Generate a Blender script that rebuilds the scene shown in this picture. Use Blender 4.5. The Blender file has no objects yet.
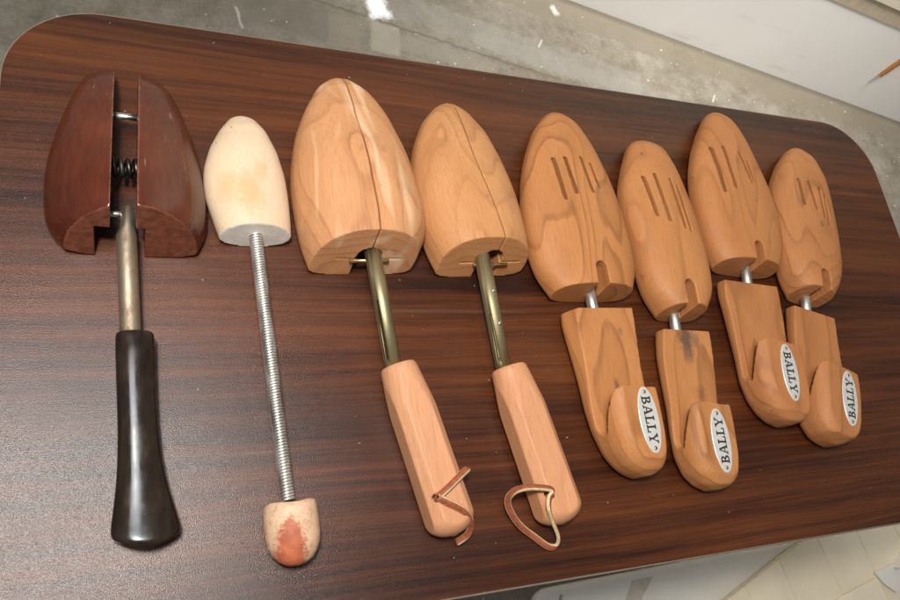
import bpy, bmesh, math, random
from mathutils import Vector, Matrix
import numpy as np

random.seed(7)
scene = bpy.context.scene
col = scene.collection
TZ = 0.42            # height of the table top above the floor
MM = 0.001

# ------------------------------------------------------------------ helpers
def link(o, parent=None):
    col.objects.link(o)
    if parent is not None:
        o.parent = parent
    return o

def mesh_obj(name, bm, mats, parent=None, smooth=True):
    me = bpy.data.meshes.new(name)
    bm.normal_update()
    bm.to_mesh(me); bm.free()
    if not isinstance(mats, (list, tuple)):
        mats = [mats]
    for m in mats:
        me.materials.append(m)
    if smooth:
        for p in me.polygons:
            p.use_smooth = True
    return link(bpy.data.objects.new(name, me), parent)

def thing(name, label, cat, loc=(0, 0, 0), rz=0.0, group=None):
    o = bpy.data.objects.new(name, None)
    o.empty_display_size = 0.02
    col.objects.link(o)
    o.location = loc
    o.rotation_euler = (0, 0, rz)
    o['label'] = label; o['category'] = cat
    if group: o['group'] = group
    return o

def tag(o, label, cat, group=None, kind=None):
    o['label'] = label
    if kind: o['kind'] = kind
    if cat: o['category'] = cat
    if group: o['group'] = group
    return o

def box_bm(x0, x1, y0, y1, z0, z1, bm=None):
    bm = bm or bmesh.new()
    v = [bm.verts.new((x, y, z)) for z in (z0, z1) for y in (y0, y1) for x in (x0, x1)]
    for f in ((0, 2, 3, 1), (4, 5, 7, 6), (0, 1, 5, 4), (2, 6, 7, 3), (0, 4, 6, 2), (1, 3, 7, 5)):
        bm.faces.new([v[i] for i in f])
    return bm

def prism_bm(poly, d0, d1, axis='z', bm=None):
    """extrude a polygon between d0 and d1 along an axis. axis z: poly=(x,y); axis x: poly=(y,z)"""
    bm = bm or bmesh.new()
    def P(p, d):
        return (p[0], p[1], d) if axis == 'z' else (d, p[0], p[1])
    a = [bm.verts.new(P(p, d0)) for p in poly]
    b = [bm.verts.new(P(p, d1)) for p in poly]
    n = len(poly)
    bm.faces.new(a[::-1]); bm.faces.new(b)
    for i in range(n):
        bm.faces.new([a[i], a[(i + 1) % n], b[(i + 1) % n], b[i]])
    bmesh.ops.recalc_face_normals(bm, faces=bm.faces)
    return bm

def tube_bm(p0, p1, r0, r1=None, n=28, bm=None, cap=True):
    bm = bm or bmesh.new()
    r1 = r0 if r1 is None else r1
    p0, p1 = Vector(p0), Vector(p1)
    d = (p1 - p0).normalized()
    a = d.orthogonal().normalized(); b = d.cross(a)
    rings = []
    for p, r in ((p0, r0), (p1, r1)):
        rings.append([bm.verts.new(p + r * (math.cos(t) * a + math.sin(t) * b)) for t in
                      [2 * math.pi * i / n for i in range(n)]])
    for i in range(n):
        bm.faces.new([rings[0][i], rings[0][(i + 1) % n], rings[1][(i + 1) % n], rings[1][i]])
    if cap:
        bm.faces.new(rings[0][::-1]); bm.faces.new(rings[1])
    return bm

def rings_bm(rings, bm=None):
    """bridge closed rings of equal count, cap both ends"""
    bm = bm or bmesh.new()
    R = [[bm.verts.new(p) for p in r] for r in rings]
    n = len(R[0])
    for k in range(len(R) - 1):
        for i in range(n):
            bm.faces.new([R[k][i], R[k][(i + 1) % n], R[k + 1][(i + 1) % n], R[k + 1][i]])
    for r, fl in ((R[0], True), (R[-1], False)):
        c = bm.verts.new(sum((v.co for v in r), Vector()) / n)
        for i in range(n):
            bm.faces.new([r[(i + 1) % n], r[i], c] if fl else [r[i], r[(i + 1) % n], c])
    bmesh.ops.recalc_face_normals(bm, faces=bm.faces)
    return bm

def catmull(pts, sub=8):
    P = [Vector(p) for p in pts]
    out = []
    for i in range(len(P) - 1):
        p0 = P[i - 1] if i else P[i] * 2 - P[i + 1]
        p1, p2 = P[i], P[i + 1]
        p3 = P[i + 2] if i + 2 < len(P) else P[i + 1] * 2 - P[i]
        for k in range(sub):
            t = k / sub
            out.append(0.5 * ((2 * p1) + (p2 - p0) * t + (2 * p0 - 5 * p1 + 4 * p2 - p3) * t * t + (3 * p1 - p0 - 3 * p2 + p3) * t ** 3))
    out.append(P[-1])
    return out

def sgnpow(x, e):
    return math.copysign(abs(x) ** e, x)

def loft_bm(Lo, Ro, top, mid, nexp=2.4, bexp=4.0, shear=0.0, skew=None, N=64, stations=54, v0=None, v1=None, tip=True, lift=None, ltap=None):
    """solid lofted along +v (y). Lo/Ro: outlines [(v,u)], top: [(v,z)], all in mm."""
    Lo = sorted(Lo); Ro = sorted(Ro); top = sorted(top)
    f = lambda tab, v: float(np.interp(v, [a for a, b in tab], [b for a, b in tab]))
    v0 = Lo[0][0] if v0 is None else v0
    v1 = max(Lo[-1][0], Ro[-1][0]) if v1 is None else v1
    vs = []
    for i in range(stations):
        t = i / (stations - 1)
        t = math.sin(t * math.pi / 2) ** 0.9 if tip else 1 - math.cos(t * math.pi / 2)
        vs.append(v0 + (v1 - v0) * t)
    # light smoothing of the traced tables
    def smooth_tab(tab):
        a = np.array([f(tab, v) for v in vs])
        for _ in range(3):
            b = a.copy(); b[1:-1] = 0.25 * a[:-2] + 0.5 * a[1:-1] + 0.25 * a[2:]; a = b
        return a
    L, R_, T = smooth_tab(Lo), smooth_tab(Ro), smooth_tab(top)
    rings = []
    for k, v in enumerate(vs):
        c = 0.5 * (L[k] + R_[k]); w = max(1.6, 0.5 * (R_[k] - L[k])); h = T[k]
        zb = f(lift, v) if lift else 0.0
        zm = zb + min(mid, 0.42 * (h - zb))
        t = (v - v0) / (v1 - v0)
        sk = f(skew, v) if skew else 0.0
        ring = []
        for i in range(N):
            th = 2 * math.pi * i / N
            cs, sn = math.cos(th), math.sin(th)
            if sn >= 0:
                e = 2.0 / nexp
                u = c + w * sgnpow(cs, e); z = zm + (h - zm) * sgnpow(sn, e)
            else:
                e = 2.0 / bexp
                u = c + w * sgnpow(cs, e); z = zm + (zm - zb) * sgnpow(sn, e)
            u += sk * max(0, (z - zm)) / max(1e-3, h - zm)
            if ltap: u += f(ltap, v) * z * max(0, min(1, (c + 0.25 * w - u) / (0.9 * w)))
            vv = v + shear * z * (1 - t) ** 3
            ring.append(Vector((u, vv, z)) * MM)
        rings.append(ring)
    return rings_bm(rings)

def scale_bm(bm, s=MM):
    bmesh.ops.scale(bm, vec=(s, s, s), verts=bm.verts)
    return bm

def carve(name, base, cutters, mat, parent, voxel=0.0008, smooth=5, inter=None):
    """boolean work, then a sanded (voxel remeshed and smoothed) single mesh"""
    tmp = []
    o = bpy.data.objects.new(name, bpy.data.meshes.new(name))
    base.to_mesh(o.data); base.free()
    col.objects.link(o)
    for op, bms in (('INTERSECT', inter or []), ('DIFFERENCE', cutters)):
        for bm in bms:
            c = bpy.data.objects.new('cutter', bpy.data.meshes.new('cutter'))
            bm.to_mesh(c.data); bm.free(); col.objects.link(c); tmp.append(c)
            m = o.modifiers.new('b', 'BOOLEAN'); m.operation = op; m.object = c; m.solver = 'EXACT'
    m = o.modifiers.new('r', 'REMESH'); m.mode = 'VOXEL'; m.voxel_size = voxel; m.use_smooth_shade = True
    m = o.modifiers.new('s', 'SMOOTH'); m.factor = 0.5; m.iterations = smooth
    bpy.context.view_layer.update()
    dg = bpy.context.evaluated_depsgraph_get()
    me = bpy.data.meshes.new_from_object(o.evaluated_get(dg))
    o.modifiers.clear()
    old = o.data; o.data = me; bpy.data.meshes.remove(old)
    me.name = name
    me.materials.clear(); me.materials.append(mat)
    for p in me.polygons: p.use_smooth = True
    for c in tmp:
        d = c.data; bpy.data.objects.remove(c); bpy.data.meshes.remove(d)
    o.parent = parent
    return o

# ------------------------------------------------------------------ materials
class NT:
    def __init__(s, name):
        s.m = bpy.data.materials.new(name); s.m.use_nodes = True
        s.t = s.m.node_tree; s.n = s.t.nodes; s.l = s.t.links
        s.b = s.n['Principled BSDF']
    def new(s, ty, **kw):
        n = s.n.new(ty)
        for k, v in kw.items(): setattr(n, k, v)
        return n
    def set(s, sock, v):
        if hasattr(v, 'is_linked') or isinstance(v, bpy.types.NodeSocket): s.l.new(v, sock)
        else: sock.default_value = v
    def coord(s):
        return s.new('ShaderNodeTexCoord').outputs['Object']
    def mapping(s, vec, loc=(0, 0, 0), rot=(0, 0, 0), scale=(1, 1, 1)):
        n = s.new('ShaderNodeMapping'); s.l.new(vec, n.inputs['Vector'])
        n.inputs['Location'].default_value = loc; n.inputs['Rotation'].default_value = rot; n.inputs['Scale'].default_value = scale
        return n.outputs['Vector']
    def noise(s, vec, scale, detail=3, rough=0.55, dist=0.0, col=False):
        n = s.new('ShaderNodeTexNoise'); s.l.new(vec, n.inputs['Vector'])
        n.inputs['Scale'].default_value = scale; n.inputs['Detail'].default_value = detail
        n.inputs['Roughness'].default_value = rough; n.inputs['Distortion'].default_value = dist
        return n.outputs['Color' if col else 'Fac']
    def math(s, op, a, b=0.0, c=0.0, clamp=False):
        n = s.new('ShaderNodeMath', operation=op, use_clamp=clamp)
        for i, v in enumerate((a, b, c)): s.set(n.inputs[i], v)
        return n.outputs[0]
    def vmath(s, op, a, b):
        n = s.new('ShaderNodeVectorMath', operation=op)
        s.set(n.inputs[0], a); s.set(n.inputs[1], b)
        return n.outputs['Value' if op in ('DISTANCE', 'LENGTH', 'DOT_PRODUCT') else 'Vector']
    def ramp(s, fac, stops, interp='LINEAR'):
        n = s.new('ShaderNodeValToRGB'); s.l.new(fac, n.inputs['Fac'])
        n.color_ramp.interpolation = interp
        el = n.color_ramp.elements
        while len(el) > 1: el.remove(el[-1])
        el[0].position = stops[0][0]; el[0].color = (*stops[0][1], 1)
        for p, c in stops[1:]:
            e = el.new(p); e.color = (*c, 1)
        return n.outputs['Color']
    def framp(s, fac, stops, interp='LINEAR'):
        return s.ramp(fac, [(p, (v, v, v)) for p, v in stops], interp)
    def mix(s, fac, a, b, mode='MIX'):
        n = s.new('ShaderNodeMix', data_type='RGBA', blend_type=mode)
        s.set(n.inputs[0], fac)
        for i, v in ((6, a), (7, b)):
            if isinstance(v, tuple): n.inputs[i].default_value = (*v, 1) if len(v) == 3 else v
            else: s.l.new(v, n.inputs[i])
        return n.outputs[2]
    def bump(s, h, strength=0.2, dist=0.001, prev=None):
        n = s.new('ShaderNodeBump'); s.l.new(h, n.inputs['Height'])
        n.inputs['Strength'].default_value = strength; n.inputs['Distance'].default_value = dist
        if prev is not None: s.l.new(prev, n.inputs['Normal'])
        return n.outputs['Normal']
    def out(s, color=None, rough=None, metal=None, normal=None, spec=None, coat=None):
        b = s.b
        for k, v in (('Base Color', color), ('Roughness', rough), ('Metallic', metal), ('Normal', normal),
                     ('Specular IOR Level', spec), ('Coat Weight', coat)):
            if v is None: continue
            if isinstance(v, tuple): v = (*v, 1)
            s.set(b.inputs[k], v)
        return s.m

def wood(name, light, dark, seed=0.0, spacing=0.0085, depth=0.055, warp=0.016, tilt=(0, 0, 0), contrast=0.8,
         rough=0.55, spots=(), pale=None, off=0.0, fibre=0.35, spec=0.3):
    """solid wood: growth rings round an axis lying under the block along its length, cut by the shape's own surface"""
    t = NT(name); co = t.coord()
    p = t.mapping(co, loc=(off, 0.0, depth), rot=tilt)
    sd = t.mapping(co, loc=(seed, seed * 1.7, seed * 0.6), scale=(1.0, 0.27, 1.0))
    w = t.noise(sd, 21, 1.2, 0.4, col=True)
    w = t.vmath('SUBTRACT', w, (0.5, 0.5, 0.5))
    w = t.vmath('MULTIPLY', w, (warp * 2.2, 0.0, warp * 2.2))
    p = t.vmath('ADD', p, w)
    p = t.vmath('MULTIPLY', p, (1.0, 0.0, 1.0))
    d = t.vmath('LENGTH', p, (0, 0, 0))
    d = t.math('ADD', d, t.math('MULTIPLY', t.noise(t.mapping(co, loc=(seed, 3, 1), scale=(1, .12, 1)), 240, 2), 0.0012))
    ph = t.math('FRACT', t.math('DIVIDE', d, spacing))
    ring = t.framp(ph, [(0.0, 0.05), (0.45, 0.14), (0.78, 0.42), (0.90, 1.0), (0.96, 0.8), (1.0, 0.05)])
    vary = t.framp(t.noise(sd, 30, 2), [(0.3, 0.35), (0.7, 1.0)])
    fac = t.math('MULTIPLY', t.math('MULTIPLY', ring, vary), contrast, clamp=True)
    c = t.mix(fac, light, dark)
    fib = t.noise(t.mapping(co, loc=(seed, 0, 0), scale=(1, 0.045, 1)), 900, 3, 0.65)
    c = t.mix(fibre, c, t.ramp(fib, [(0.30, tuple(x * 0.55 for x in light)), (0.5, light), (0.72, tuple(min(1, x * 1.22) for x in light))]), 'MIX')
    pore = t.noise(t.mapping(co, loc=(seed, 1, 2), scale=(1, 0.07, 1)), 1500, 2, 0.6)
    c = t.mix(t.framp(pore, [(0.62, 0.0), (0.72, 0.38)]), c, tuple(x * 0.6 for x in dark))
    nick = t.noise(t.mapping(co, loc=(seed + 2, 4, 1), scale=(1, 0.5, 1)), 150, 3, 0.55)
    c = t.mix(t.framp(nick, [(0.725, 0.0), (0.76, 0.55)]), c, tuple(x * 0.55 for x in dark))
    blotch = t.noise(t.mapping(co, loc=(seed + 5, 0, 0), scale=(1, 0.4, 1)), 34, 3)
    c = t.mix(t.framp(blotch, [(0.40, 0.0), (0.75, 0.40)]), c, tuple(a * b for a, b in zip(light, (0.80, 0.70, 0.60))))
    if pale:
        pn = t.noise(t.mapping(t.vmath('ADD', co, t.vmath('MULTIPLY', w, (0.5, 0, 0))), loc=(seed + 9, 0.03, 0), scale=(1.25, 0.17, 0.35)), 46, 2.5, 0.5, 0.3)
        c = t.mix(t.framp(pn, [(0.545, 0.0), (0.68, 0.62)]), c, pale)
    for (sx, sy, sz, r, colr, amt) in spots:      # knots, pencil marks, dirt: marks that belong to the wood itself
        q = t.vmath('SUBTRACT', co, (sx, sy, sz))
        q = t.vmath('ADD', q, t.vmath('MULTIPLY', t.vmath('SUBTRACT', t.noise(co, 260, 3, col=True), (.5, .5, .5)), (r * 1.3,) * 3))
        q = t.vmath('LENGTH', t.vmath('MULTIPLY', q, (1, .62, 1)), (0, 0, 0))
        n = t.new('ShaderNodeMapRange'); t.l.new(q, n.inputs[0])
        n.inputs[1].default_value = r * .35; n.inputs[2].default_value = r; n.inputs[3].default_value = amt; n.inputs[4].default_value = 0
        c = t.mix(n.outputs[0], c, colr)
    nb = t.bump(fib, 0.12, 0.0004)
    nb = t.bump(t.noise(co, 70, 2), 0.10, 0.002, nb)
    rr = t.framp(t.noise(co, 60, 3), [(0.3, rough - 0.06), (0.7, rough + 0.10)])
    return t.out(c, rr, 0.0, nb, spec)

def laminate():
    t = NT('walnut laminate'); co = t.coord()
    wv = t.vmath('MULTIPLY', t.vmath('SUBTRACT', t.noise(t.mapping(co, scale=(1.0, 2.6, 1)), 3.0, 3, col=True), (.5, .5, .5)), (0, 0.016, 0))
    q = t.vmath('ADD', co, wv)
    g1 = t.noise(t.mapping(q, scale=(0.04, 1, 1)), 72, 4, 0.62)
    g2 = t.noise(t.mapping(q, loc=(3, 1, 0), scale=(0.022, 1, 1)), 190, 4, 0.65)
    g3 = t.noise(t.mapping(q, loc=(7, 2, 0), scale=(0.018, 1, 1)), 700, 3, 0.7)
    big = t.noise(t.mapping(q, loc=(1, 5, 0), scale=(0.16, 1, 1)), 15, 2)
    f = t.math('ADD', t.math('MULTIPLY', g1, 0.34), t.math('MULTIPLY', g2, 0.42))
    f = t.math('ADD', f, t.math('MULTIPLY', g3, 0.22))
    f = t.math('ADD', f, t.math('MULTIPLY', t.math('SUBTRACT', big, 0.5), 0.45))
    c = t.ramp(f, LAM)
    pore = t.noise(t.mapping(co, scale=(0.03, 1, 1)), 1500, 2, 0.6)
    c = t.mix(t.framp(pore, [(0.60, 0.0), (0.72, 0.55)]), c, (0.012, 0.005, 0.003))
    dust = t.noise(t.mapping(co, loc=(2, 9, 4)), 260, 2, 0.5)
    c = t.mix(t.framp(dust, [(0.755, 0.0), (0.785, 0.55)]), c, (0.40, 0.36, 0.32))
    scr = t.noise(t.mapping(co, loc=(1, 4, 2), rot=(0, 0, 0.9), scale=(0.02, 1, 1)), 120, 2, 0.5)
    c = t.mix(t.framp(scr, [(0.755, 0.0), (0.775, 0.10)]), c, (0.26, 0.19, 0.14))
    sm = t.noise(co, 9, 4, 0.6)
    tex = t.noise(co, 1500, 2, 0.6)
    tex2 = t.noise(co, 800, 2, 0.5)
    nb = t.bump(tex, LB[0], 0.0006)
    nb = t.bump(tex2, LB[1], 0.0010, nb)
    nb = t.bump(pore, 0.12, 0.0004, nb)
    rr = t.framp(sm, [(0.3, LB[2] - 0.03), (0.7, LB[2] + 0.05)])
    return t.out(c, rr, 0.0, nb, 0.46)

LAM = [(0.34, (0.021, 0.0060, 0.0025)), (0.45, (0.051, 0.0138, 0.0045)), (0.54, (0.084, 0.0230, 0.0066)), (0.68, (0.126, 0.0370, 0.0098))]
LB = (0.33, 0.03, 0.275)

def concrete():
    t = NT('stained concrete'); co = t.coord()
    a = t.noise(co, 5.5, 6, 0.66); b = t.noise(co, 34, 6, 0.74); c2 = t.noise(co, 190, 4, 0.75)
    f = t.math('ADD', t.math('MULTIPLY', a, 0.46), t.math('ADD', t.math('MULTIPLY', b, 0.34), t.math('MULTIPLY', c2, 0.20)))
    c = t.ramp(f, [(0.36, (0.100, 0.085, 0.061)), (0.46, (0.160, 0.140, 0.107)), (0.54, (0.215, 0.193, 0.155)), (0.64, (0.27, 0.248, 0.205))])
    # worn patches along the wall, trowelled rectangles, a joint line, a painted sun patch
    def patch(cx, cy, hx, hy, ang, soft, wob, amt, colr):
        nonlocal c
        q = t.mapping(t.vmath('SUBTRACT', co, (cx, cy, 0)), rot=(0, 0, -ang))
        q = t.vmath('ADD', q, t.vmath('MULTIPLY', t.vmath('SUBTRACT', t.noise(co, 42, 8, 0.78, col=True), (.5, .5, .5)), (wob * 1.5, wob * 1.5, 0)))
        s = t.new('ShaderNodeSeparateXYZ'); t.l.new(q, s.inputs[0])
        mx = t.math('SUBTRACT', t.math('ABSOLUTE', s.outputs[0]), hx); my = t.math('SUBTRACT', t.math('ABSOLUTE', s.outputs[1]), hy)
        m = t.math('MAXIMUM', mx, my)
        n = t.new('ShaderNodeMapRange'); t.l.new(m, n.inputs[0])
        n.inputs[1].default_value = -soft; n.inputs[2].default_value = soft; n.inputs[3].default_value = amt; n.inputs[4].default_value = 0
        c = t.mix(n.outputs[0], c, colr)
    A = -0.188
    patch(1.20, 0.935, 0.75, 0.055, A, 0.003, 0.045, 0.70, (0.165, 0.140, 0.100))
    patch(0.70, 0.885, 0.30, 0.030, A, 0.003, 0.045, 0.30, (0.28, 0.27, 0.245))
    patch(0.86, 0.838, 0.22, 0.022, A, 0.003, 0.045, 0.30, (0.28, 0.27, 0.245))
    patch(0.32, 0.860, 0.075, 0.035, -0.10, 0.008, 0.03, 0.60, (0.150, 0.136, 0.108))
    patch(0.475, 0.846, 0.025, 0.030, -0.10, 0.003, 0.008, 0.55, (0.36, 0.33, 0.275))
    patch(0.405, 0.846, 0.026, 0.032, -0.10, 0.003, 0.010, 0.55, (0.235, 0.205, 0.155))
    patch(0.58, 0.832, 0.10, 0.016, A, 0.004, 0.02, 0.50, (0.255, 0.230, 0.180))
    patch(0.55, 0.866, 0.26, 0.0022, A, 0.0016, 0.016, 0.55, (0.085, 0.070, 0.045))
    patch(0.77, 0.820, 0.05, 0.002, A, 0.0015, 0.012, 0.6, (0.16, 0.12, 0.07))
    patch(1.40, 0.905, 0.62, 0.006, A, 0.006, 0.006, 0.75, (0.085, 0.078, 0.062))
    patch(0.468, 0.915, 0.019, 0.028, 0.25, 0.006, 0.03, 0.95, (0.86, 0.87, 0.88))  # pool of sunlight painted into the concrete colour
    patch(0.780, 0.892, 0.0014, 0.010, -0.55, 0.0012, 0.006600000000000001, 0.8, (0.58, 0.56, 0.52))
    patch(1.174, 0.828, 0.0014, 0.011, -0.55, 0.0012, 0.006600000000000001, 0.8, (0.58, 0.56, 0.52))
    patch(0.830, 0.977, 0.005, 0.010, 0.4, 0.003, 0.0176, 0.7, (0.58, 0.56, 0.52))
    patch(0.240, 0.842, 0.002, 0.020, 0.2, 0.0015, 0.0088, 0.6, (0.52, 0.50, 0.46))
    sp = t.noise(co, 95, 2, 0.5)
    c = t.mix(t.framp(sp, [(0.71, 0.0), (0.75, 0.75)]), c, (0.60, 0.65, 0.61))
    sp2 = t.noise(t.mapping(co, loc=(4, 2, 0)), 70, 3, 0.6)
    c = t.mix(t.framp(sp2, [(0.70, 0.0), (0.76, 0.75)]), c, (0.07, 0.06, 0.045))
    nb = t.bump(f, 0.35, 0.004)
    return t.out(c, t.framp(b, [(0.3, 0.62), (0.7, 0.85)]), 0.0, nb, 0.35)

def plain(name, colr, rough=0.5, metal=0.0, noise_amt=0.12, scale=80, bump=0.05, bscale=300, spec=0.5, bdist=0.0006):
    t = NT(name); co = t.coord()
    n = t.noise(co, scale, 4, 0.6)
    c = t.ramp(n, [(0.3, tuple(x * (1 - noise_amt) for x in colr)), (0.7, tuple(min(1, x * (1 + noise_amt)) for x in colr))])
    nb = t.bump(t.noise(co, bscale, 3), bump, bdist)
    rr = t.framp(t.noise(co, scale * 1.7, 3), [(0.3, max(0.02, rough * 0.8)), (0.7, min(1, rough * 1.2))])
    return t.out(c, rr, metal, nb, spec)

def worn_metal(name, colr, stain, rough=0.35, amt=0.6, scale=120, stretch=0.25):
    t = NT(name); co = t.coord()
    n = t.noise(t.mapping(co, scale=(1, stretch, 1)), scale, 5, 0.65)
    c = t.mix(t.framp(n, [(0.45, 0.0), (0.65, amt)]), colr, stain)
    m = t.framp(n, [(0.45, 1.0), (0.7, 0.7)])
    nb = t.bump(t.noise(t.mapping(co, scale=(1, .2, 1)), 700, 3), 0.08, 0.0004)
    return t.out(c, t.framp(n, [(0.4, rough), (0.7, rough + 0.2)]), m, nb)

def mahogany():
    t = NT('varnished mahogany'); co = t.coord()
    g = t.noise(t.mapping(co, scale=(1, 0.06, 1)), 420, 4, 0.65)
    b = t.noise(co, 24, 4, 0.6)
    c = t.ramp(t.math('ADD', t.math('MULTIPLY', g, .55), t.math('MULTIPLY', b, .45)), [(0.32, (0.056, 0.012, 0.006)), (0.5, (0.086, 0.0185, 0.0085)), (0.68, (0.122, 0.028, 0.012))])
    sc = t.noise(t.mapping(co, rot=(0, 0, .6), scale=(1, .05, 1)), 210, 2, .5)
    c = t.mix(t.framp(sc, [(0.70, 0), (0.735, 0.35)]), c, (0.36, 0.16, 0.11))
    # rubbed edges: bare paler wood on sharp convex edges
    geo = t.new('ShaderNodeNewGeometry')
    pt = t.math('ADD', geo.outputs['Pointiness'], t.math('MULTIPLY', t.math('SUBTRACT', t.noise(co, 120, 3), .5), 0.05))
    c = t.mix(t.framp(pt, [(0.517, 0.0), (0.56, 0.6)]), c, (0.38, 0.150, 0.095))
    nb = t.bump(g, 0.05, 0.0004); nb = t.bump(b, 0.08, 0.002, nb)
    return t.out(c, t.framp(b, [(0.3, 0.17), (0.7, 0.30)]), 0, nb, 0.6)

M = {}
OR_L, OR_D = (0.490, 0.204, 0.070), (0.235, 0.088, 0.028)
PK_L, PK_D = (0.570, 0.278, 0.128), (0.320, 0.130, 0.050)
dk = (0.10, 0.045, 0.02)
pen = (0.06, 0.055, 0.05)

# ------------------------------------------------------------------ setting
def big_floor():
    bm = bmesh.new()
    v = [bm.verts.new(p) for p in ((-3, -2.5, 0), (4.5, -2.5, 0), (4.5, 3.0, 0), (-3, 3.0, 0))]
    bm.faces.new(v)
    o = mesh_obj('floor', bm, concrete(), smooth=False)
    tag(o, 'stained grey concrete floor with paint flecks, worn patches and a painted-in sun patch', None, kind='structure')
big_floor()

# white wall beyond the table, its own line
WA = Vector((0.871, 1.011, 0)); WB = Vector((1.747, 0.844, 0)); wd = (WB - WA).normalized(); wn = Vector((-wd.y, wd.x, 0))
wall_rot = math.atan2(wd.y, wd.x)
def wall_paint():
    t = NT('white wall paint'); co = t.coord()
    a = t.noise(co, 4, 4, 0.6)
    c = t.ramp(a, [(0.3, (0.80, 0.775, 0.74)), (0.7, (0.86, 0.84, 0.81))])
    s = t.noise(t.mapping(co, loc=(.4, 0, .2)), 42, 2, 0.5)
    c = t.mix(t.framp(s, [(0.755, 0.0), (0.775, 0.6)]), c, (0.22, 0.18, 0.15))
    s2 = t.noise(t.mapping(co, scale=(.4, 1, 1.6)), 16, 4, 0.6)
    c = t.mix(t.framp(s2, [(0.60, 0.0), (0.72, 0.22)]), c, (0.48, 0.44, 0.40))
    return t.out(c, 0.5, 0, t.bump(t.noise(co, 220, 3), 0.06, 0.001), 0.4)
wp = wall_paint()
wall = thing('wall', 'white painted wall meeting the concrete floor behind the table', 'wall', WA, wall_rot)
mesh_obj('panel', box_bm(-2.2, 2.6, 0.0, 0.10, 0.0, 0.208), wp, wall, False)
mesh_obj('trim_strip', box_bm(-2.2, 2.6, -0.0015, 0.10, 0.208, 0.243), plain('tan trim', (0.50, 0.42, 0.31), 0.6), wall, False)
mesh_obj('upper_panel', box_bm(-2.2, 2.6, -0.0040, 0.10, 0.243, 1.3), plain('cream board', (0.72, 0.66, 0.53), 0.55, noise_amt=.05, scale=6), wall, False)

# thin bare wooden batten up the wall
bt = thing('wooden_batten', 'thin orange wooden stick standing out against the white wall', 'stick', WA + wd * 0.709 + Vector((0, 0, 0.098)) - wn * 0.004, wall_rot)
bm = bmesh.new()
bm = rings_bm([[Vector((s * (0.0030 + .0009 * k) + .0006 * k, y * 0.0034, z)) for s, y in ((-1, -1), (1, -1), (1, 1), (-1, 1))] for k, z in ((0, 0.0), (1, 0.012), (2, 0.06), (2, 0.24))])
mesh_obj('strip', bm, wood('batten wood', (0.50, 0.22, 0.07), (0.30, 0.11, 0.03), 3.3), bt, False)

# ------------------------------------------------------------------ table
TW, TD, TR = 0.9124, 0.4575, 0.0673
table = thing('table', 'dark walnut laminate table with rounded corners holding all the shoe trees', 'table', (0, 0, 0))
def rrect(w, d, r, inset=0.0, n=14):
    pts = []
    for cx, cy, a0 in ((w - r, d - r, 0), (r, d - r, 90), (r, r, 180), (w - r, r, 270)):
        for i in range(n + 1):
            a = math.radians(a0 + 90 * i / n)
            pts.append((cx + (r - inset) * math.cos(a), cy + (r - inset) * math.sin(a)))
    return pts
bm = prism_bm(rrect(TW, TD, TR, 0.0016), TZ - 0.022, TZ)
M['lam'] = laminate()
mesh_obj('tabletop', bm, M['lam'], table, False)
rings = []
pr = [(0.0016, -0.0004), (0.0008, 0.0), (0.0002, -0.0008), (0.0, -0.003), (0.0, -0.020), (0.0014, -0.0226), (0.012, -0.0226)]
bm = bmesh.new(); RR = [[bm.verts.new((x, y, TZ + dz)) for x, y in rrect(TW, TD, TR, ins)] for ins, dz in pr]
for k in range(len(RR) - 1):
    for i in range(len(RR[0])):
        j = (i + 1) % len(RR[0]); bm.faces.new([RR[k][i], RR[k + 1][i], RR[k + 1][j], RR[k][j]])
bmesh.ops.recalc_face_normals(bm, faces=bm.faces)
mesh_obj('edge_band', bm, plain('grey brown edge band', (0.17, 0.135, 0.10), 0.4), table)
legm = plain('black steel', (0.02, 0.02, 0.02), 0.4, 0.3)
for lx, ly in ((0.10, 0.08), (TW - 0.10, 0.10), (0.10, TD - 0.08), (TW - 0.10, TD - 0.10)):
    mesh_obj('leg', tube_bm((lx, ly, TZ - 0.0225), (lx, ly, 0.0), 0.017, 0.012, 24), legm, table)

# ------------------------------------------------------------------ shoe trees
def place(xy, deg):
    return (xy[0] * MM, xy[1] * MM, TZ + 0.0003), math.radians(deg)
G = 'shoe trees laid out in a row on the table'

# --- 1 : split mahogany tree with black handle
loc, rz = place((81.7, 255.5), -0.6)
t1 = thing('shoe_tree', 'dark mahogany split shoe tree with black handle, leftmost on the table', 'shoe tree', loc, rz, G)
M['mah'] = mahogany()
L1 = [(142, -5), (141.5, -14), (139.5, -21), (132, -29.5), (117, -35), (102, -40), (81, -45), (61, -49), (42, -50), (30, -49.5), (19, -48.5), (9, -47), (2, -43), (-3, -36)]
R1 = [(142, 5), (141, 13), (138.5, 20.5), (127, 31), (108, 39), (82, 47.5), (65, 51), (52, 52.5), (36, 54.5), (16, 55), (4, 53), (-3, 48)]
T1 = [(142, 8), (136, 20), (122, 31), (100, 40), (70, 47), (40, 51), (10, 54), (-3, 55)]
def t1_loft():
    return loft_bm(L1, R1, T1, 8, nexp=1.9, bexp=2.6, shear=0.22, v0=-3, v1=142)
cut = lambda: scale_bm(box_bm(-17.5, 13.5, -40, 40, -3, 31))
carve('toe_half', t1_loft(), [cut()], M['mah'], t1, inter=[scale_bm(box_bm(-90, -8, -60, 200, -5, 90))])
carve('toe_half', t1_loft(), [cut()], M['mah'], t1, inter=[scale_bm(box_bm(7.5, 90, -60, 200, -5, 90))])
M['endgrain'] = plain('worn mahogany end grain', (0.185, 0.058, 0.032), 0.5, noise_amt=.35, scale=180, bump=.15)
for o in t1.children:
    if o.name.startswith('toe_half'):
        o.data.materials.append(M['endgrain'])
        for p in o.data.polygons:
            if p.normal.y < -0.80 and p.center.y < 0.016: p.material_index = 1
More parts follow.
